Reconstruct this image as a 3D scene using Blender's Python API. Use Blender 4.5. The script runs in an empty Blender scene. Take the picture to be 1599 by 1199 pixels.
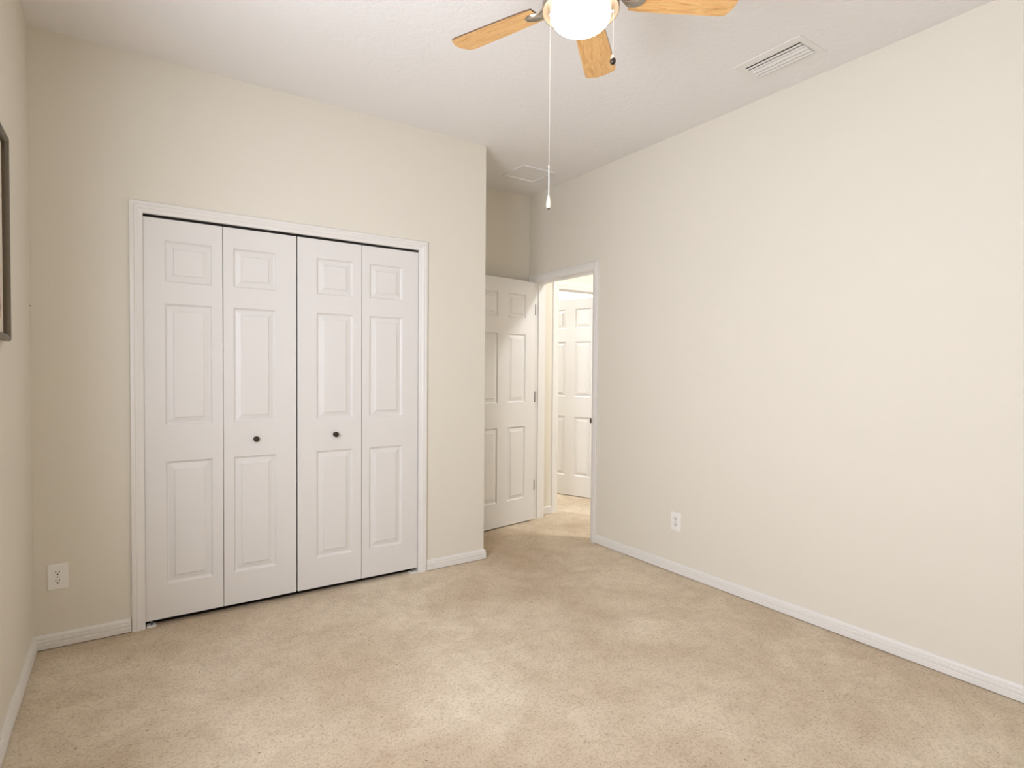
import bpy, math, random
from mathutils import Vector, Matrix
random.seed(7)
S = bpy.context.scene
COL = S.collection

# ------------------------------------------------------------------ camera
cam_d = bpy.data.cameras.new('camera')
cam = bpy.data.objects.new('camera', cam_d); COL.objects.link(cam)
cam_d.sensor_fit = 'HORIZONTAL'; cam_d.sensor_width = 36.0; cam_d.lens = 20.114
cam_d.clip_start = 0.02; cam_d.clip_end = 200
R_ = Vector((0.82893, -0.5593, 0.00789)); U_ = Vector((0.00641, 0.02362, 0.9997)); F_ = Vector((0.55932, 0.82863, -0.02316))
cam.matrix_world = Matrix(((R_.x, U_.x, -F_.x, 0.3553), (R_.y, U_.y, -F_.y, -3.3438), (R_.z, U_.z, -F_.z, 1.2943), (0, 0, 0, 1)))
S.camera = cam

# ------------------------------------------------------------------ view + daylight
S.view_settings.view_transform = 'Standard'; S.view_settings.look = 'None'
S.view_settings.gamma = 1.0; S.view_settings.exposure = -0.16
S.cycles.max_bounces = 14; S.cycles.diffuse_bounces = 10; S.cycles.transparent_max_bounces = 12
S.cycles.sample_clamp_indirect = 8.0
SKY_LOW, SKY_HIGH, SKY_GROUND = 20.5, 20.0, 20.5     # bright overcast sky, hazy horizon, sunlit ground
HALL_FILL, ROOM_FILL, FAN_GLOW = 185.0, 135.0, 8.0

W = bpy.data.worlds.new('daylight'); S.world = W; W.use_nodes = True
wn = W.node_tree.nodes; wl = W.node_tree.links; wn.clear()
w_out = wn.new('ShaderNodeOutputWorld'); w_bg = wn.new('ShaderNodeBackground')
w_tc = wn.new('ShaderNodeTexCoord'); w_sep = wn.new('ShaderNodeSeparateXYZ'); w_map = wn.new('ShaderNodeMapRange')
w_ramp = wn.new('ShaderNodeValToRGB')
wl.new(w_tc.outputs['Generated'], w_sep.inputs[0]); wl.new(w_sep.outputs['Z'], w_map.inputs['Value'])
w_map.inputs['From Min'].default_value = -1; w_map.inputs['From Max'].default_value = 1
wl.new(w_map.outputs[0], w_ramp.inputs[0])
e = w_ramp.color_ramp.elements
e[0].position = 0.0; e[0].color = (SKY_GROUND * .96, SKY_GROUND, SKY_GROUND * 1.08, 1)
e[1].position = 1.0; e[1].color = (SKY_HIGH * .95, SKY_HIGH, SKY_HIGH * 1.15, 1)
for pos, v in ((0.46, SKY_GROUND), (0.49, SKY_LOW), (0.56, SKY_LOW), (0.66, SKY_HIGH)):
    k = e.new(pos); k.color = (v * .96, v, v * 1.12, 1)
wl.new(w_ramp.outputs[0], w_bg.inputs['Color']); wl.new(w_bg.outputs[0], w_out.inputs['Surface'])

# room measures (metres): x to the right along the closet wall, y away from the camera, z up
RW, RH, RB = 3.287, 2.812, -3.78           # right wall, ceiling, back wall
XA, YA, WT = 2.387, 0.745, 0.125           # end of closet wall, alcove back, wall thickness
HX = RW + WT                               # hall side of the right wall
WIN = (-2.80, -1.42, 0.92, 2.16)           # window in the left wall: y0 y1 z0 z1

def portal(name, loc, rot, sx, sy):
    d = bpy.data.lights.new(name, 'AREA'); d.shape = 'RECTANGLE'; d.size = sx; d.size_y = sy
    d.cycles.is_portal = True
    o = bpy.data.objects.new(name, d); COL.objects.link(o); o.location = loc; o.rotation_euler = rot
portal('daylight_portal', (-0.16, (WIN[0] + WIN[1]) / 2, (WIN[2] + WIN[3]) / 2), (0, -math.pi / 2, 0), WIN[3] - WIN[2], WIN[1] - WIN[0])

# ------------------------------------------------------------------ materials
def mat(name, col, rough=.5, metal=0.0, spec=.5, emit=None, strength=0):
    m = bpy.data.materials.new(name); m.use_nodes = True
    b = m.node_tree.nodes['Principled BSDF']
    b.inputs['Base Color'].default_value = (*col, 1); b.inputs['Roughness'].default_value = rough
    b.inputs['Metallic'].default_value = metal; b.inputs['Specular IOR Level'].default_value = spec
    if emit:
        b.inputs['Emission Color'].default_value = (*emit, 1); b.inputs['Emission Strength'].default_value = strength
    return m
def nodes(m): return m.node_tree.nodes, m.node_tree.links, m.node_tree.nodes['Principled BSDF']
def noise(m, scale, detail=4, rough=.55, dist=0.0, sc=None):
    n, l, b = nodes(m)
    tc = n.new('ShaderNodeTexCoord'); t = n.new('ShaderNodeTexNoise')
    t.inputs['Scale'].default_value = scale; t.inputs['Detail'].default_value = detail
    t.inputs['Roughness'].default_value = rough; t.inputs['Distortion'].default_value = dist
    if sc:
        mp = n.new('ShaderNodeMapping'); mp.inputs['Scale'].default_value = sc
        l.new(tc.outputs['Object'], mp.inputs['Vector']); l.new(mp.outputs[0], t.inputs['Vector'])
    else: l.new(tc.outputs['Object'], t.inputs['Vector'])
    return t
def ramp(m, src, stops):
    n, l, b = nodes(m); r = n.new('ShaderNodeValToRGB'); l.new(src, r.inputs[0]); e = r.color_ramp.elements
    e[0].position, e[0].color = stops[0][0], (*stops[0][1], 1); e[1].position, e[1].color = stops[-1][0], (*stops[-1][1], 1)
    for p, c in stops[1:-1]: k = e.new(p); k.color = (*c, 1)
    return r
def bump(m, src, dist, strength=.5, prev=None):
    n, l, b = nodes(m); bp = n.new('ShaderNodeBump'); bp.inputs['Distance'].default_value = dist; bp.inputs['Strength'].default_value = strength
    l.new(src, bp.inputs['Height'])
    if prev: l.new(prev.outputs[0], bp.inputs['Normal'])
    l.new(bp.outputs[0], b.inputs['Normal']); return bp
def mix(m, a, b_, fac, mode='MULTIPLY'):
    n, l, b = nodes(m); x = n.new('ShaderNodeMix'); x.data_type = 'RGBA'; x.blend_type = mode
    x.inputs[0].default_value = fac; l.new(a, x.inputs[6]); l.new(b_, x.inputs[7]); return x.outputs[2]

M = {}
m = M['wall'] = mat('beige_wall_paint', (.70, .665, .585), .72, spec=.25)
bump(m, noise(m, 190, 3).outputs[0], .0012, .25)
m = M['ceiling'] = mat('knockdown_ceiling_paint', (.78, .765, .755), .9, spec=.1)
t = noise(m, 34, 5, .6, .4); r = ramp(m, t.outputs[0], [(.42, (0, 0, 0)), (.56, (1, 1, 1))]); bump(m, r.outputs[0], .0018, .35)
m = M['trim'] = mat('white_semi_gloss_paint', (.73, .713, .685), .38)
m = M['door'] = mat('white_door_paint', (.70, .685, .665), .42)
bump(m, noise(m, 60, 4, .6, 0, (6, 6, .35)).outputs[0], .0006, .2)
M['dark'] = mat('unlit_void', (.012, .010, .008), .9)  # near-black colour stands in for shade in closet, track and duct
M['gap_shade'] = mat('dark_gap_shade', (.025, .018, .012), .7)
M['edge'] = mat('dark_blade_edge', (.10, .055, .028), .5)
M['bronze'] = mat('oil_rubbed_bronze', (.055, .045, .035), .32, .85)
M['nickel'] = mat('brushed_nickel', (.64, .58, .50), .3, .95)
M['pan'] = mat('satin_nickel_pan', (.24, .19, .145), .4, .5)
M['hinge'] = mat('satin_steel', (.25, .23, .21), .35, 1.0)
M['plastic'] = mat('white_plastic', (.80, .785, .76), .35)
M['slot'] = mat('outlet_slot_black', (.015, .013, .012), .6)
M['bowl'] = mat('lit_frosted_glass', (.95, .92, .86), .4, emit=(1.0, .87, .69), strength=FAN_GLOW)
M['hall_fill'] = mat('hall_fill_glow', (.95, .95, .92), .4, emit=(.97, .98, 1.0), strength=HALL_FILL)
M['room_fill'] = mat('room_fill_glow', (.95, .95, .92), .4, emit=(.96, .985, 1.0), strength=ROOM_FILL)
M['chain'] = mat('pale_bead_chain', (.85, .82, .74), .3, .3)
M['cord'] = mat('white_cord', (.86, .84, .80), .6)
M['pull'] = mat('white_wooden_pull', (.88, .80, .70), .35)
M['vent'] = mat('vent_white_enamel', (.74, .73, .71), .45)
M['frame'] = mat('pewter_frame', (.115, .092, .062), .38, .35)
M['mount'] = mat('cream_mount_board', (.66, .60, .52), .8)
m = M['art'] = mat('faded_print', (.5, .42, .32), .8)
t = noise(m, 3.2, 5, .6, .8, (1, 1, 3.5)); r = ramp(m, t.outputs[0], [(.3, (.33, .25, .17)), (.5, (.58, .47, .36)), (.7, (.70, .62, .52))])
n, l, b = nodes(m); l.new(r.outputs[0], b.inputs['Base Color'])
M['black'] = mat('black_plastic', (.02, .017, .015), .35)
M['glass'] = bpy.data.materials.new('window_glass'); M['glass'].use_nodes = True
n = M['glass'].node_tree.nodes; l = M['glass'].node_tree.links; n.clear()
o_ = n.new('ShaderNodeOutputMaterial'); mx = n.new('ShaderNodeMixShader'); tr = n.new('ShaderNodeBsdfTransparent'); gl = n.new('ShaderNodeBsdfGlossy')
gl.inputs['Roughness'].default_value = .02; mx.inputs[0].default_value = .06
l.new(tr.outputs[0], mx.inputs[1]); l.new(gl.outputs[0], mx.inputs[2]); l.new(mx.outputs[0], o_.inputs[0])

# oak fan blades: grain along local x
m = M['oak'] = mat('light_oak_blade', (.5, .28, .12), .42)
t = noise(m, 9, 6, .6, 1.2, (1.0, 9.0, 1.0)); r = ramp(m, t.outputs[0], [(.30, (.58, .29, .095)), (.48, (.77, .45, .175)), (.66, (.86, .56, .24))])
t2 = noise(m, 60, 3, .6, .3, (1.0, 14.0, 1.0)); r2 = ramp(m, t2.outputs[0], [(.35, (.78, .74, .70)), (.6, (1, 1, 1))])
n, l, b = nodes(m); l.new(mix(m, r.outputs[0], r2.outputs[0], .7), b.inputs['Base Color'])

# carpet: cut pile, warm tan with worn darker drifts, flecks and vacuum marks
m = M['carpet'] = mat('tan_cut_pile_carpet', (.5, .38, .27), .95, spec=.08)
n, l, b = nodes(m)
pile = noise(m, 260, 3, .7); fine = noise(m, 85, 5, .75, .6); drift = noise(m, 2.6, 6, .62, .9); wear = noise(m, .9, 3, .5, .3)
r_p = ramp(m, pile.outputs[0], [(.30, (.66, .62, .58)), (.50, (1, 1, 1)), (.72, (1.0, 1.0, 1.0))])
r_f = ramp(m, fine.outputs[0], [(.33, (.62, .57, .52)), (.51, (1, 1, 1))])
mott = noise(m, 13, 5, .65, .5); r_m = ramp(m, mott.outputs[0], [(.36, (.83, .80, .77)), (.55, (1, 1, 1))])
r_d = ramp(m, drift.outputs[0], [(.34, (.84, .805, .77)), (.58, (1, 1, 1))])
r_w = ramp(m, wear.outputs[0], [(.36, (.61, .495, .36)), (.62, (.81, .71, .56))])
c1 = mix(m, r_w.outputs[0], r_d.outputs[0], .75); c2 = mix(m, mix(m, c1, r_m.outputs[0], .5), r_f.outputs[0], .8); c3 = mix(m, c2, r_p.outputs[0], .9)
fleck = noise(m, 55, 2, .5); r_k = ramp(m, fleck.outputs[0], [(.24, (.35, .28, .22)), (.285, (1, 1, 1))])
l.new(mix(m, c3, r_k.outputs[0], .8), b.inputs['Base Color'])
b1 = bump(m, pile.outputs[0], .006, .55); bump(m, fine.outputs[0], .008, .5, b1)

# ------------------------------------------------------------------ mesh helpers
class MB:
    def __init__(s): s.v = []; s.f = []; s.sm = []
    def face(s, pts, smooth=False):
        i = len(s.v); s.v += [tuple(p) for p in pts]; s.f.append(tuple(range(i, i + len(pts)))); s.sm.append(smooth)
    def grid(s, rows, closed_u=False, smooth=True, flip=False):
        i = len(s.v); n = len(rows[0])
        for rw in rows: s.v += [tuple(p) for p in rw]
        for a in range(len(rows) - 1):
            for c in range(n if closed_u else n - 1):
                d = (c + 1) % n
                q = (i + a * n + c, i + a * n + d, i + (a + 1) * n + d, i + (a + 1) * n + c)
                s.f.append(q[::-1] if flip else q); s.sm.append(smooth)
    def box(s, x0, x1, y0, y1, z0, z1):
        i = len(s.v)
        s.v += [(x, y, z) for x in (x0, x1) for y in (y0, y1) for z in (z0, z1)]
        for q in ((0, 1, 3, 2), (4, 6, 7, 5), (0, 4, 5, 1), (2, 3, 7, 6), (0, 2, 6, 4), (1, 5, 7, 3)):
            s.f.append(tuple(i + k for k in q)); s.sm.append(False)
    def lathe(s, prof, cx=0, cy=0, seg=48, smooth=True, cap0=False, cap1=False):
        rows = [[(cx + r * math.cos(2 * math.pi * k / seg), cy + r * math.sin(2 * math.pi * k / seg), z) for k in range(seg)] for r, z in prof]
        s.grid(rows, True, smooth)
        if cap0: s.face(rows[0][::-1])
        if cap1: s.face(rows[-1])
    def tube(s, p0, p1, r, seg=12, r1=None):
        p0, p1 = Vector(p0), Vector(p1); d = (p1 - p0).normalized(); a = d.orthogonal().normalized(); c = d.cross(a)
        r1 = r if r1 is None else r1
        rows = [[p + (a * math.cos(2 * math.pi * k / seg) + c * math.sin(2 * math.pi * k / seg)) * rr for k in range(seg)] for p, rr in ((p0, r), (p1, r1))]
        s.grid(rows, True, True); s.face(rows[0][::-1]); s.face(rows[1])
    def ball(s, c, r, seg=8, ring=5, sz=1.0):
        rows = [[(c[0] + r * math.sin(math.pi * j / ring) * math.cos(2 * math.pi * k / seg), c[1] + r * math.sin(math.pi * j / ring) * math.sin(2 * math.pi * k / seg),
                  c[2] - r * sz * math.cos(math.pi * j / ring)) for k in range(seg)] for j in range(ring + 1)]
        s.grid(rows, True, True)
    def build(s, name, m, parent=None, bev=0, weld=True):
        me = bpy.data.meshes.new(name); me.from_pydata(s.v, [], s.f)
        for p, k in zip(me.polygons, s.sm): p.use_smooth = k
        me.materials.append(M[m] if isinstance(m, str) else m)
        if weld:
            import bmesh
            b = bmesh.new(); b.from_mesh(me); bmesh.ops.remove_doubles(b, verts=b.verts, dist=1e-6)
            bmesh.ops.recalc_face_normals(b, faces=b.faces); b.to_mesh(me); b.free()
        o = bpy.data.objects.new(name, me); COL.objects.link(o)
        if parent: o.parent = parent
        if bev:
            bm_ = o.modifiers.new('bevel', 'BEVEL'); bm_.width = bev; bm_.segments = 2; bm_.limit_method = 'ANGLE'; bm_.angle_limit = .6
        return o

def tag(o, label, cat, group=None, kind=None):
    o['label'] = label; o['category'] = cat
    if group: o['group'] = group
    if kind: o['kind'] = kind
    return o
def thing(name, loc, label, cat, group=None, kind=None, rz=0):
    o = bpy.data.objects.new(name, None); COL.objects.link(o); o.location = loc; o.rotation_euler = (0, 0, rz); o.empty_display_size = .1
    return tag(o, label, cat, group, kind)
def copy_tree(o, parent=None):
    c = o.copy(); COL.objects.link(c)
    if parent: c.parent = parent
    for ch in list(o.children): copy_tree(ch, c)
    return c

def structure(name, boxes, m, label, cat):
    b = MB()
    for q in boxes: b.box(*q)
    return tag(b.build(name, m, weld=False), label, cat, kind='structure')

# ------------------------------------------------------------------ shell
HB, HE, R2Y, R2X0, R2X1 = -2.2, 4.72, 3.7, 2.52, 5.3      # hall back, hall far side, further room
D1 = (-0.088, 0.67, 2.06)                                  # bedroom doorway: y0 y1 head
D2 = (3.632, 4.318, 2.045)                                 # doorway off the hall: x0 x1 head
YH = 0.757; YH2 = YH + .12
J = .012                                                   # thickness of the jamb liners
OP = (.426, 1.897, 2.05)                                   # closet opening
VX, VY = (2.925, 3.049), (-1.873, -1.593)                   # hole of the air duct in the ceiling
structure('floor', [(-.1, 5.5, RB - .1, R2Y + .1, -.1, 0)], 'carpet', 'worn tan cut-pile carpet covering the bedroom floor', 'floor')
structure('ceiling', [(-.1, VX[0], RB - .1, R2Y + .1, RH, RH + .1), (VX[1], 5.5, RB - .1, R2Y + .1, RH, RH + .1), (VX[0], VX[1], RB - .1, VY[0], RH, RH + .1), (VX[0], VX[1], VY[1], R2Y + .1, RH, RH + .1)], 'ceiling', 'off-white textured ceiling over the bedroom', 'ceiling')
structure('wall_left', [(-.15, 0, RB, WIN[0], 0, RH), (-.15, 0, WIN[1], YA, 0, RH), (-.15, 0, WIN[0], WIN[1], 0, WIN[2]), (-.15, 0, WIN[0], WIN[1], WIN[3], RH)],
          'wall', 'narrow strip of shaded beige wall at the left edge with the framed picture', 'wall')
structure('wall_back', [(-.15, HX, RB - .12, RB, 0, RH)], 'wall', 'beige wall behind the viewer', 'wall')
structure('wall_closet', [(0, OP[0] - J, 0, .115, 0, RH), (OP[1] + J, XA, 0, .115, 0, RH), (OP[0] - J, OP[1] + J, 0, .115, OP[2] + J, RH), (XA - .115, XA, .115, YA, 0, RH)],
          'wall', 'beige wall around the white bifold closet doors', 'wall')
structure('wall_right', [(RW, HX, RB, D1[0] - J, 0, RH), (RW, HX, D1[0] - J, D1[1] + J, D1[2] + J, RH), (RW, HX, D1[1] + J, YA, 0, RH)],
          'wall', 'large bare bright beige wall on the right with the open doorway', 'wall')
structure('wall_alcove', [(-.15, HX, YA, YH2, 0, RH)], 'wall', 'shaded beige wall above the open white door in the alcove', 'wall')
structure('wall_hall', [(HX, D2[0] - J, YH, YH2, 0, RH), (D2[1] + J, 5.4, YH, YH2, 0, RH), (D2[0] - J, D2[1] + J, YH, YH2, D2[2] + J, RH)],
          'wall', 'bright hall wall seen through the doorway around the further doorway', 'wall')
structure('wall_hall_side', [(HE, HE + .12, HB, YH, 0, RH), (HX, HE + .12, HB - .12, HB, 0, RH)], 'wall', 'far side of the hall beyond the doorway', 'wall')
structure('wall_room', [(R2X0 - .12, R2X0, YH2, R2Y, 0, RH), (R2X1, R2X1 + .12, YH2, R2Y, 0, RH), (R2X0 - .12, R2X1 + .12, R2Y, R2Y + .12, 0, RH)],
          'trim', 'white wall of the sunlit room beyond the hall', 'wall')
structure('wall_closet_inside', [(OP[0] - .1, OP[1] + .1, .60, .62, .0, RH)], 'dark', 'back of the closet, coloured dark for shade, glimpsed through the gaps round its doors', 'wall')

structure('floor_gap_shade', [(OP[0] - .1, OP[1] + .1, .05, .60, 0, .004)], 'gap_shade', 'dark strip painting the shade under the bifold doors', 'floor')  # added near-black strip paints the shade in the gap under the doors

# windows (out of frame, they light the room): local x is the outward depth, y along the wall
def window(name, loc, rz, half, hh, label):
    w = thing(name, loc, label, 'window', kind='structure', rz=rz)
    b = MB(); f = .045
    b.box(-.12, -.06, -half, -half + f, 0, hh); b.box(-.12, -.06, half - f, half, 0, hh); b.box(-.12, -.06, -half + f, half - f, 0, f); b.box(-.12, -.06, -half + f, half - f, hh - f, hh)
    b.box(-.11, -.07, -half + f, half - f, hh / 2 - .02, hh / 2 + .02)
    b.build('window_frame', 'trim', w, .003)
    b = MB(); b.box(-.093, -.088, -half + f, half - f, f, hh - f); b.build('window_pane', 'glass', w)
    b = MB(); b.box(-.06, .05, -half - .04, half + .04, -.022, 0); b.build('window_sill', 'trim', w, .004)
window('window_1', (0, (WIN[0] + WIN[1]) / 2, WIN[2]), 0, (WIN[1] - WIN[0]) / 2, WIN[3] - WIN[2], 'white framed window in the left wall outside the picture')

# ------------------------------------------------------------------ trim: casings and baseboards
CAS = [(0, 0), (0, .011), (.003, .0155), (.014, .0165), (.019, .0145), (.022, .0165), (.032, .015), (.038, .0115), (.046, .0095), (.054, .0085), (.057, .006), (.057, 0)]
def casing(name, plane, a0, a1, ztop, label, wd=.057, z0=0.0):
    """plane(a, h, z) -> point, a along the wall, h out of the wall; a0 < a1 inner opening edges"""
    b = MB(); s = wd / .057; rows = []
    for wv, h in CAS:
        k = wd - wv * s
        rows.append([plane(a0 - k, h, z0), plane(a0 - k, h, ztop + k), plane(a1 + k, h, ztop + k), plane(a1 + k, h, z0)])
    b.grid(rows, False, False)
    b.face([rw[0] for rw in rows]); b.face([rw[3] for rw in rows][::-1])
    return tag(b.build(name, 'trim'), label, 'door casing', kind='structure')
casing('trim_1', lambda a, h, z: (a, -h, z), OP[0] + .002, OP[1] - .002, OP[2], 'white moulded casing framing the bifold closet doors', .057)
casing('trim_2', lambda a, h, z: (RW - h, a, z), D1[0] - .003, D1[1] + .003, D1[2], 'white moulded casing around the open bedroom doorway', .057)
casing('trim_3', lambda a, h, z: (a, YH - h, z), D2[0] - .004, D2[1] + .004, D2[2] + .002, 'bright white casing around the doorway across the hall', .066)
# jambs (white liners of the openings)
def jamb(name, boxes, label): structure(name, boxes, 'trim', label, 'door jamb')
jamb('trim_4', [(RW - .001, HX + .001, D1[1] - .0, D1[1] + .012, 0, D1[2]), (RW - .001, HX + .001, D1[0] - .012, D1[0], 0, D1[2]), (RW - .001, HX + .001, D1[0] - .012, D1[1] + .012, D1[2], D1[2] + .012),
                (RW + .045, RW + .08, D1[1] - .011, D1[1], 0, D1[2]), (RW + .045, RW + .08, D1[0], D1[0] + .011, 0, D1[2]), (RW + .045, RW + .08, D1[0] + .011, D1[1] - .011, D1[2] - .011, D1[2])],
     'white jamb lining the open bedroom doorway')
jamb('trim_5', [(D2[0] - .012, D2[0], YH - .001, YH2 + .001, 0, D2[2]), (D2[1], D2[1] + .012, YH - .001, YH2 + .001, 0, D2[2]), (D2[0] - .012, D2[1] + .012, YH - .001, YH2 + .001, D2[2], D2[2] + .012)],
     'white jamb lining the doorway across the hall')
jamb('trim_6', [(OP[0] - .012, OP[0], .001, .114, 0, OP[2]), (OP[1], OP[1] + .012, .001, .114, 0, OP[2]), (OP[0] - .012, OP[1] + .012, .001, .114, OP[2], OP[2] + .012)],
     'white jamb lining the closet opening')

BBP = [(0, .004), (.014, .004), (.014, .026), (.0115, .0285), (.0115, .031), (.0135, .033), (.0135, .044), (.011, .0465), (.011, .049), (.012, .051), (.0105, .060), (.007, .066), (0, .068)]
def baseboard(name, segs, label):
    b = MB()
    for pts, outs in segs:              # polyline points (on wall) with outward miter offsets
        rows = [[(p[0] + o[0] * h, p[1] + o[1] * h, z) for p, o in zip(pts, outs)] for h, z in BBP]
        b.grid(rows, False, False)
        b.face([rw[0] for rw in rows]); b.face([rw[-1] for rw in rows][::-1])
    return tag(b.build(name, 'trim'), label, 'baseboard', kind='structure')
baseboard('baseboard_left', [([(0, RB), (0, 0)], [(1, 1), (1, -1)])], 'white baseboard along the left wall under the picture')
baseboard('baseboard_corner', [([(0, 0), (OP[0] - .057, 0)], [(1, -1), (0, -1)])], 'short white baseboard under the outlet left of the closet')
baseboard('baseboard_closet', [([(OP[1] + .057, 0), (XA, 0), (XA, YA)], [(0, -1), (1, -1), (1, -1)])], 'short white baseboard between closet casing and wall end')
baseboard('baseboard_right', [([(RW, D1[0] - .061), (RW, RB)], [(-1, 0), (-1, 1)])], 'long white baseboard running along the right wall')
baseboard('baseboard_alcove', [([(XA, YA), (RW, YA)], [(1, -1), (-1, -1)])], 'white baseboard behind the open door')
baseboard('baseboard_back', [([(0, RB), (RW, RB)], [(1, 1), (-1, 1)])], 'white baseboard behind the viewer')
baseboard('baseboard_hall', [([(HX, YH), (D2[0] - .071, YH)], [(0, -1), (0, -1)])], 'tiny piece of white baseboard glimpsed in the hall')

# ------------------------------------------------------------------ panelled doors
RINGS = [(0, 0), (.004, .0065), (.009, .0105), (.013, .0110), (.036, .0052), (.0385, .0018), (.041, .0012)]
def panel_face(b, x0, x1, z0, z1, y, panels, sgn):
    """flat face with moulded recessed panels; sgn=+1: recess goes to +y"""
    xs = sorted({x0, x1, *[p[0] for p in panels], *[p[1] for p in panels]}); zs = sorted({z0, z1, *[p[2] for p in panels], *[p[3] for p in panels]})
    for i in range(len(xs) - 1):
        for j in range(len(zs) - 1):
            cx, cz = (xs[i] + xs[i + 1]) / 2, (zs[j] + zs[j + 1]) / 2
            if any(p[0] < cx < p[1] and p[2] < cz < p[3] for p in panels): continue
            b.face([(xs[i], y, zs[j]), (xs[i + 1], y, zs[j]), (xs[i + 1], y, zs[j + 1]), (xs[i], y, zs[j + 1])][::int(sgn)])
    for p in panels:
        prev = None
        for k, (ins, dp) in enumerate(RINGS):
            q = [(p[0] + ins, y + sgn * dp, p[2] + ins), (p[1] - ins, y + sgn * dp, p[2] + ins), (p[1] - ins, y + sgn * dp, p[3] - ins), (p[0] + ins, y + sgn * dp, p[3] - ins)]
            if prev:
                for c in range(4): b.face([prev[c], prev[(c + 1) % 4], q[(c + 1) % 4], q[c]][::int(sgn)])
            prev = q
        b.face(prev[::int(sgn)])
def panel_slab(x0, x1, z0, z1, th, panels):
    b = MB(); panel_face(b, x0, x1, z0, z1, 0, panels, 1); panel_face(b, x0, x1, z0, z1, th, panels, -1)
    b.face([(x0, 0, z0), (x0, 0, z1), (x0, th, z1), (x0, th, z0)]); b.face([(x1, 0, z0), (x1, th, z0), (x1, th, z1), (x1, 0, z1)])
    b.face([(x0, 0, z1), (x1, 0, z1), (x1, th, z1), (x0, th, z1)]); b.face([(x0, 0, z0), (x0, th, z0), (x1, th, z0), (x1, 0, z0)])
    return b
def knob(parent, x, y, z):
    k = MB(); prof = [(.0, 0), (.0125, 0), (.013, .003), (.0085, .005), (.006, .009), (.006, .013), (.010, .016), (.0145, .020), (.0155, .025), (.0135, .029), (.0095, .0305), (.0085, .029), (.005, .0315), (0, .0325)]
    seg = 24
    k.grid([[(x + r * math.cos(2 * math.pi * c / seg), y - h, z + r * math.sin(2 * math.pi * c / seg)) for c in range(seg)] for r, h in prof], True)
    o = k.build('knob', 'bronze', parent); o['label'] = 'small round dark bronze knob'; return o

# bifold closet doors: two pairs, each of two leaves joined by hinges
LZ = (.031, 2.036); PZ = ((1.724, 1.930), (1.007, 1.617), (.203, .822)); FY = .004
def bifold(name, base_x, leaves, kn, label):
    t = thing(name, (base_x, FY, 0), label, 'closet door', kind='structure')
    objs = []
    for x0, x1, px0, px1 in leaves:
        o = panel_slab(x0 - base_x, x1 - base_x, LZ[0], LZ[1], .032, [(px0 - base_x, px1 - base_x, a, c) for a, c in PZ]).build('door_leaf', 'door', t, .0012)
        objs.append(o)
    knob(objs[kn[0]], kn[1] - base_x, 0, kn[2])
    xh = (leaves[0][1] + leaves[1][0]) / 2 - base_x
    for z in (.28, 1.03, 1.78):
        h = MB(); h.box(xh - .016, xh + .016, .0325, .035, z - .03, z + .03); h.tube((xh, .037, z - .03), (xh, .037, z + .03), .003)
        h.build('hinge', 'hinge', t)
    return t
bifold('door_1', .428, [(.4285, .7785, .519, .729), (.7815, 1.150, .831, 1.043)], (1, .938, .914), 'left pair of white panelled bifold closet doors with bronze knob')
bifold('door_2', 1.157, [(1.1575, 1.5255, 1.264, 1.474), (1.5285, 1.8940, 1.576, 1.786)], (0, 1.368, .915), 'right pair of white panelled bifold closet doors with bronze knob')
# head track inside the opening and the floor pivots
b = MB(); b.box(OP[0] + .002, OP[1] - .002, .010, .013, OP[2] - .012, OP[2]); b.box(OP[0] + .002, OP[1] - .002, .030, .033, OP[2] - .012, OP[2]); b.box(OP[0] + .002, OP[1] - .002, .010, .033, OP[2] - .003, OP[2])
tag(b.build('door_track', 'dark'), 'metal track coloured dark for shade in the gap above the bifold doors', 'door track')
def pivot(x0, x1, label):
    t = thing('pivot_bracket', ((x0 + x1) / 2, .012, 0), label, 'bracket', 'floor pivot brackets of the closet doors'); hw_ = (x1 - x0) / 2
    b = MB(); b.box(-hw_, hw_, -.016, .03, .0, .007); b.build('plate', 'plastic', t, .001)
    b = MB(); b.tube((0, .006, .007), (0, .006, .031), .005); o = b.build('pivot_pin', 'hinge', t); o['label'] = 'dark steel pivot pin'
    return t
pivot(.434, .474, 'white floor bracket with dark pin at the left closet jamb')
pivot(1.845, 1.889, 'white floor bracket with dark pin at the right closet jamb')

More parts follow.
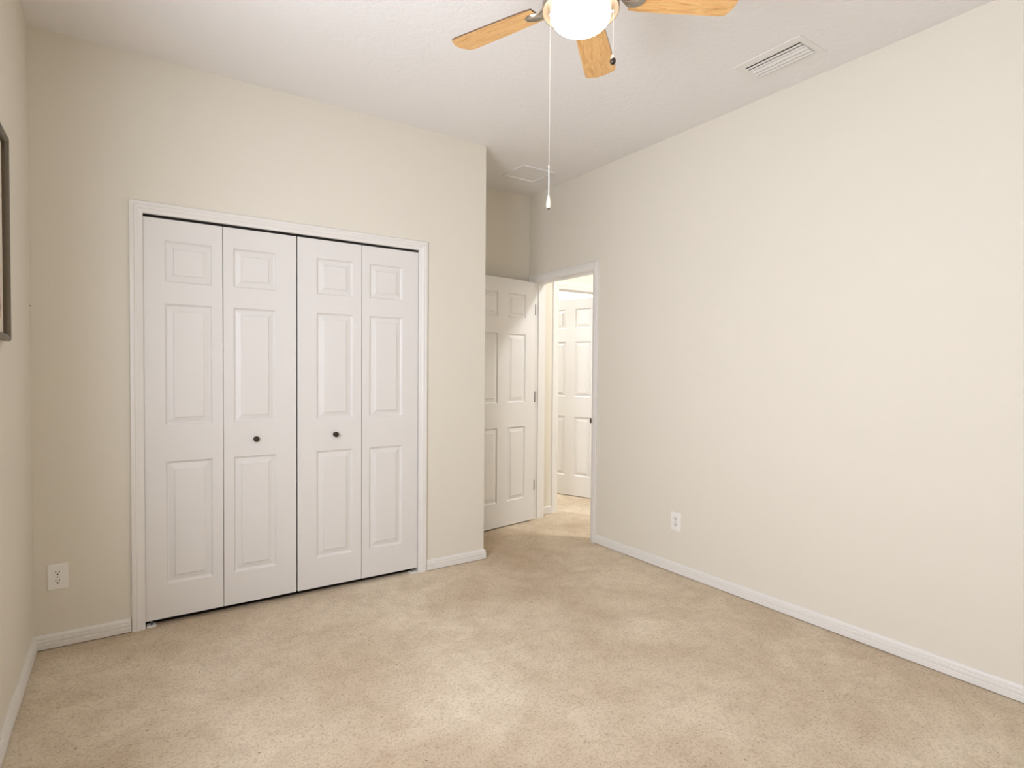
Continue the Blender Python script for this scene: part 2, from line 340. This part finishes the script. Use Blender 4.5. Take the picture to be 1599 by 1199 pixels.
# six-panel hinged doors
SIXZ = ((1.735, 1.935), (1.03, 1.60), (.212, .825))
def six_panel(width, flip=False):
    st, pw = .109, (width - .109 * 2 - .112) / 2
    cols = [(st, st + pw), (width - st - pw, width - st)]
    return [(a, c, z0, z1) for a, c in cols for z0, z1 in SIXZ]
def hinged_door(name, hinge, direction, width, zt, label, left):
    """front (panel) face at local y=0 towards -y, hinge at local x=0, leaf runs to local +x (left=False) or -x"""
    ang = math.atan2(direction[1], direction[0]) - (math.pi if left else 0)
    t = thing(name, (hinge[0], hinge[1], 0), label, 'door', kind='structure', rz=ang)
    b = panel_slab(0, width, .010, zt, .035, six_panel(width))
    if left: b.v = [(-x, y, z) for x, y, z in b.v]
    leaf = b.build('door_leaf', 'door', t, .0012)
    s = -1 if left else 1
    for y, yn in ((-.0, -1), (.035, 1)):
        k = MB(); prof = [(0, 0), (.030, 0), (.031, .004), (.026, .008), (.012, .012), (.011, .030), (.020, .036), (.027, .046), (.027, .056), (.021, .064), (0, .066)]
        k.grid([[(s * (width - .06) + r * math.cos(2 * math.pi * c / 28), y + yn * h, .93 + r * math.sin(2 * math.pi * c / 28)) for c in range(28)] for r, h in prof], True)
        o = k.build('door_knob', 'nickel', t); o['label'] = 'round brushed metal door knob'
    for z in (.305, 1.07, 1.82):
        h = MB(); h.tube((-s * .0045, .002, z - .045), (-s * .0045, .002, z + .045), .0052); h.box(-s * .0045 - .0015, -s * .0045 + .0015, .002, .034, z - .045, z + .045)
        h.build('hinge', 'bronze', t)['label'] = 'dark bronze hinge'
    return t
a9 = math.radians(9)
hinged_door('door_3', (3.275, .636), (-math.cos(a9), -math.sin(a9)), .735, 2.052, 'open white six-panel door standing in the alcove', True)
d2 = Vector((-.345, .94)).normalized()
door4 = hinged_door('door_4', (4.288, .905), (d2.x, d2.y), .70, 2.035, 'white six-panel door ajar in the bright room across the hall', True)

# strike plate on the near jamb
b = MB(); b.box(RW + .004, RW + .034, D1[0], D1[0] + .0015, .89, .95); b.box(RW - .0185, RW + .004, D1[0] + .0002, D1[0] + .0022, .90, .94)
tag(b.build('strike_plate', 'hinge'), 'dark steel strike plate on the right-hand doorway jamb', 'strike plate')

# ------------------------------------------------------------------ outlets
def outlet(loc, rz, label):
    t = thing('wall_outlet', loc, label, 'outlet', 'duplex wall outlets', rz=rz)
    w_, h_ = .0385, .0600; rows = []
    for ins, d in ((0, 0), (0, .0035), (.0012, .0050), (.0035, .0062), (.006, .0065)):
        rows.append([(-w_ + ins, -d, -h_ + ins), (w_ - ins, -d, -h_ + ins), (w_ - ins, -d, h_ - ins), (-w_ + ins, -d, h_ - ins)])
    b = MB(); b.grid(rows, True, False); b.face(rows[-1]); b.build('cover_plate', 'plastic', t)
    for zc in (.0195, -.0195):
        b = MB(); pts = []
        for k in range(32):
            a = 2 * math.pi * k / 32; x, z = .0172 * math.cos(a), .0172 * math.sin(a); pts.append((x, max(-.0125, min(.0125, z))))
        b.grid([[(x, -.0063, zc + z) for x, z in pts], [(x, -.0085, zc + z) for x, z in pts], [(x * .96, -.0092, zc + z * .96) for x, z in pts]], True, False)
        b.face([(x * .96, -.0092, zc + z * .96) for x, z in pts]); rc = b.build('receptacle', 'plastic', t)
        s = MB(); s.box(-.0082, -.0052, -.0096, -.0088, zc - .0005, zc + .009); s.box(.0050, .0080, -.0096, -.0088, zc - .0015, zc + .010)
        s.tube((0, -.0088, zc - .0070), (0, -.0096, zc - .0070), .0036, 12); s.build('slot', 'slot', rc)['label'] = 'black outlet slots'
    b = MB(); b.tube((0, -.006, 0), (0, -.0078, 0), .0032); b.box(-.0028, .0028, -.0080, -.0077, -.0005, .0005); b.build('screw', 'hinge', t)
    return t
outlet((.0885, 0, .327), 0, 'white duplex outlet low on the wall left of the closet')
outlet((RW, -.903, .331), -math.pi / 2, 'white duplex outlet low on the bright right wall')

# ------------------------------------------------------------------ ceiling vent, access panel
t = thing('ceiling_vent', (2.987, -1.733, RH), 'white slatted air vent on the ceiling near the right wall', 'vent')
hx_, hy_ = .113, .170; ox, oy = .062, .140
rows = [[(-a, -c, z), (a, -c, z), (a, c, z), (-a, c, z)] for a, c, z in ((hx_, hy_, 0), (hx_, hy_, -.002), (hx_ - .003, hy_ - .003, -.004), (ox + .004, oy + .004, -.004), (ox, oy, -.003), (ox, oy, .03))]
b = MB(); b.grid(rows, True, False); b.build('vent_frame', 'vent', t)
b = MB(); b.grid([[(-ox, -oy, z), (ox, -oy, z), (ox, oy, z), (-ox, oy, z)] for z in (.03, .095)], True, False); b.face([(-ox, -oy, .095), (ox, -oy, .095), (ox, oy, .095), (-ox, oy, .095)])
b.build('duct', 'dark', t)['label'] = 'air duct coloured black for shade behind the slats'
for k, (tilt, wd) in enumerate(((3, .0150), (6, .0160), (24, .024), (32, .026), (36, .027))):
    xc = -ox + .0165 + k * .0245; ta = math.radians(tilt)
    b = MB(); pr = [(u_ * wd * math.cos(ta), -.0045 - u_ * wd * math.sin(ta) - .002 * (1 - 4 * u_ * u_)) for u_ in (-.5, -.25, 0, .25, .5)]
    b.grid([[(xc + x, -oy, z), (xc + x, oy, z)] for x, z in pr] + [[(xc + x, -oy, z + .0012), (xc + x, oy, z + .0012)] for x, z in pr[::-1]], False, True)
    b.build('slat', 'vent', t)
t = thing('ceiling_grille', (2.934, .272, RH), 'square white panel with raised rim on the alcove ceiling', 'ceiling panel')
a_, c_ = .148, .140
rows = [[(-a, -c, z), (a, -c, z), (a, c, z), (-a, c, z)] for a, c, z in ((a_, c_, 0), (a_, c_, -.008), (a_ - .003, c_ - .003, -.010), (a_ - .022, c_ - .022, -.010), (a_ - .026, c_ - .026, -.0035))]
b = MB(); b.grid(rows, True, False); b.build('rim', 'vent', t)
b = MB(); b.box(-a_ + .026, a_ - .026, -c_ + .026, c_ - .026, -.0038, -.0005); b.build('panel', 'vent', t)

# ------------------------------------------------------------------ framed picture on the left wall
t = thing('framed_picture', (0, -.70, 1.384), 'dark pewter framed picture hanging on the left wall', 'picture')
pw_, ph_, fm, fd = .50, .703, .024, .025       # hangs towards the camera from its right edge
rows = [[(x, -i, i), (x, -pw_ + i, i), (x, -pw_ + i, ph_ - i), (x, -i, ph_ - i)] for i, x in ((.002, 0), (0, .004), (0, fd - .006), (.003, fd - .001), (.008, fd), (.014, fd - .002), (fm - .003, fd - .006), (fm, fd - .010), (fm, .004))]
b = MB(); b.grid(rows, True, False); b.build('frame', 'frame', t)
b = MB(); b.box(.003, .006, -pw_ + fm - .002, -fm + .002, fm - .002, ph_ - fm + .002); b.build('mount', 'mount', t)
b = MB(); b.box(.0058, .0066, -pw_ + fm + .05, -fm - .05, fm + .05, ph_ - fm - .05); b.build('print', 'art', t)
# nail left in the wall by the corner
b = MB(); b.tube((-.004, -.012, 1.568), (.004, -.012, 1.568), .0022); tag(b.build('nail', 'black'), 'tiny dark nail in the left wall beside the corner', 'nail')

# ------------------------------------------------------------------ ceiling fan
FC = Vector((1.592, -1.894, 0)); BZ = 2.5145
fan = thing('ceiling_fan', (FC.x, FC.y, RH), 'ceiling fan with light oak blades and glowing bowl light', 'ceiling fan')
Z = lambda z: z - RH
b = MB(); b.lathe([(0, Z(2.8118)), (.075, Z(2.8118)), (.078, Z(2.795)), (.066, Z(2.765)), (.03, Z(2.748)), (.018, Z(2.74)), (.018, Z(2.70)), (0, Z(2.70))]); b.build('canopy', 'nickel', fan)
b = MB(); b.lathe([(0, Z(2.70)), (.05, Z(2.70)), (.088, Z(2.685)), (.105, Z(2.655)), (.108, Z(2.60)), (.102, Z(2.56)), (.085, Z(2.542)), (.06, Z(2.535)), (.055, Z(2.505)), (0, Z(2.505))]); b.build('motor_housing', 'nickel', fan)
lk = MB(); lk.lathe([(.055, Z(2.512)), (.10, Z(2.510)), (.119, Z(2.503)), (.1245, Z(2.494)), (.1255, Z(2.470)), (.124, Z(2.466)), (.1225, Z(2.468)), (.120, Z(2.478)), (.105, Z(2.484)), (.05, Z(2.486)), (0, Z(2.486))], seg=72)
pan = lk.build('light_pan', 'pan', fan)
bl = MB(); bl.lathe([(.093, Z(2.485)), (.0975, Z(2.468))] + [(.0985 * math.cos(k * math.pi / 24), Z(2.456 - .057 * math.sin(k * math.pi / 24))) for k in range(13)], seg=64)
bl.build('glass_bowl', 'bowl', fan)['label'] = 'glowing white frosted glass bowl'
def blade_outline():
    pts = [(.165, -.047), (.20, -.052)]; w1 = .062; R1 = .509
    pts += [(.30, -.057), (.42, -.0605), (R1 - .030, -w1), (R1 - .012, -w1 + .003), (R1 - .004, -w1 + .013)]
    pts += [(R1 + .007, -.02), (R1 + .009, 0), (R1 + .007, .02)]
    half = [(x, -y) for x, y in pts[:7]][::-1]
    return pts + half
def make_blade():
    out = blade_outline(); n = len(out); ph = math.radians(9.6); th = .0055
    c, s = math.cos(ph), math.sin(ph); b = MB()
    lo = [(x, y * c + 0, -y * s - th / 2) for x, y in out]; hi = [(x, y * c, -y * s + th / 2) for x, y in out]
    b.grid([lo, hi], True, False); b.face(lo[::-1]); b.face(hi)
    bl_ = b.build('blade', 'oak', fan)
    bl_.data.materials.append(M['edge'])
    for p_ in bl_.data.polygons:
        if len(p_.vertices) == 4 and abs(p_.normal.z) < .5: p_.material_index = 1; p_.use_smooth = False
    k = MB()       # blade iron: arm from the motor spreading into a pad under the blade
    def sec(x, w, zc, t_):
        return [(x, -w, zc + w * s * .8), (x, w, zc - w * s * .8), (x, w * .8, zc - w * s * .8 + t_), (x, -w * .8, zc + w * s * .8 + t_)]
    k.grid([sec(.085, .016, .030, .008), sec(.11, .015, .026, .008), sec(.135, .014, .004, .007), sec(.155, .022, -.0105, .006), sec(.172, .028, -.0095, .005), sec(.188, .028, -.0085, .004), sec(.202, .020, -.0075, .004), sec(.212, .010, -.007, .003)], True, True)
    k.face(sec(.085, .016, .030, .008)); k.face(sec(.212, .010, -.007, .003))
    k.build('blade_iron', 'nickel', bl_)['label'] = 'brushed nickel blade arm'
    return bl_
blade0 = make_blade()
for k in range(5):
    o = blade0 if k == 0 else copy_tree(blade0)
    o.parent = fan; o.location = (0, 0, BZ - RH); o.rotation_euler = (0, 0, math.radians(111.7 - 72 * k))

# pull chains hang from the light pan (parts of the fan)
side = Vector((0.761, -0.648, 0))
def beads(b, x, y, z0, z1, r=.0010, step=.0034):
    n = int((z0 - z1) / step)
    for k in range(n): b.ball((x, y, z0 - k * step), r, 6, 4)
    b.tube((x, y, z0), (x, y, z1), .0005, 5)
def chain(off, label):
    p = side * off; x, y = p.x, p.y
    e_ = thing_part('pull_chain', (x, y, 0), label); return e_
def thing_part(name, mb, m, label):
    o = mb.build(name, m, fan); o['label'] = label; return o
x, y = (side * -.098).x, (side * -.098).y
b = MB(); b.ball((x, y, Z(2.462)), .005, 10, 6); beads(b, x, y, Z(2.462), Z(1.972)); b.ball((x, y, Z(1.968)), .0035, 10, 6, 1.6)
ch = b.build('pull_chain', 'chain', fan); ch['label'] = 'long pull chain ending in a white wooden drop'
b = MB(); b.tube((x, y, Z(1.964)), (x, y, Z(1.872)), .0017, 8); b.build('cord', 'cord', ch)
b = MB(); b.lathe([(0, Z(1.8765)), (.0028, Z(1.876)), (.004, Z(1.870)), (.0062, Z(1.858)), (.0082, Z(1.846)), (.0083, Z(1.840)), (.007, Z(1.8345)), (.004, Z(1.832)), (0, Z(1.832))], x, y, 20); b.build('pull_drop', 'pull', ch)
b = MB(); b.lathe([(0, Z(1.8325)), (.0038, Z(1.8325)), (.0032, Z(1.829)), (0, Z(1.8285))], x, y, 14); b.build('drop_cap', 'bronze', ch)
x, y = (side * .106).x, (side * .106).y
b = MB(); b.ball((x, y, Z(2.462)), .005, 10, 6); beads(b, x, y, Z(2.462), Z(2.318))
ch = b.build('pull_chain', 'chain', fan); ch['label'] = 'short pull chain ending in a dark ball'
b = MB(); b.ball((x, y, Z(2.302)), .0098, 18, 12, 1.2); b.build('pull_ball', 'bronze', ch)
b = MB(); b.lathe([(.0075, Z(2.3095)), (.0055, Z(2.315)), (.003, Z(2.322)), (0, Z(2.323))], x, y, 18); b.build('ball_collar', 'pull', ch)

# ------------------------------------------------------------------ unseen lamps added to brighten the hall and the further room
def dome(loc, r, m, label):
    t = thing('added_light', loc, label, 'added light')
    b = MB(); b.lathe([(0, 0), (r * 1.08, 0), (r * 1.1, -.012), (r * 1.05, -.022), (r, -.024)]); b.build('base_ring', 'nickel', t)
    b = MB(); b.lathe([(r * math.cos(a), -.022 - r * .45 * math.sin(a)) for a in [k * math.pi / 16 for k in range(9)]]); b.build('glass_shade', m, t)
dome((4.05, -.75, RH), .15, 'hall_fill', 'added fill dome brightening the hall outside the picture')  # unseen lamp added to brighten the hall
dome((3.15, 1.95, RH), .15, 'room_fill', 'added dome standing in for window light in the room across the hall')  # unseen lamp added in place of the room's window light
dome((4.75, 2.5, RH), .15, 'room_fill', 'second added fill dome deeper in the room across the hall')  # unseen lamp added to lift the grey wall above the far door
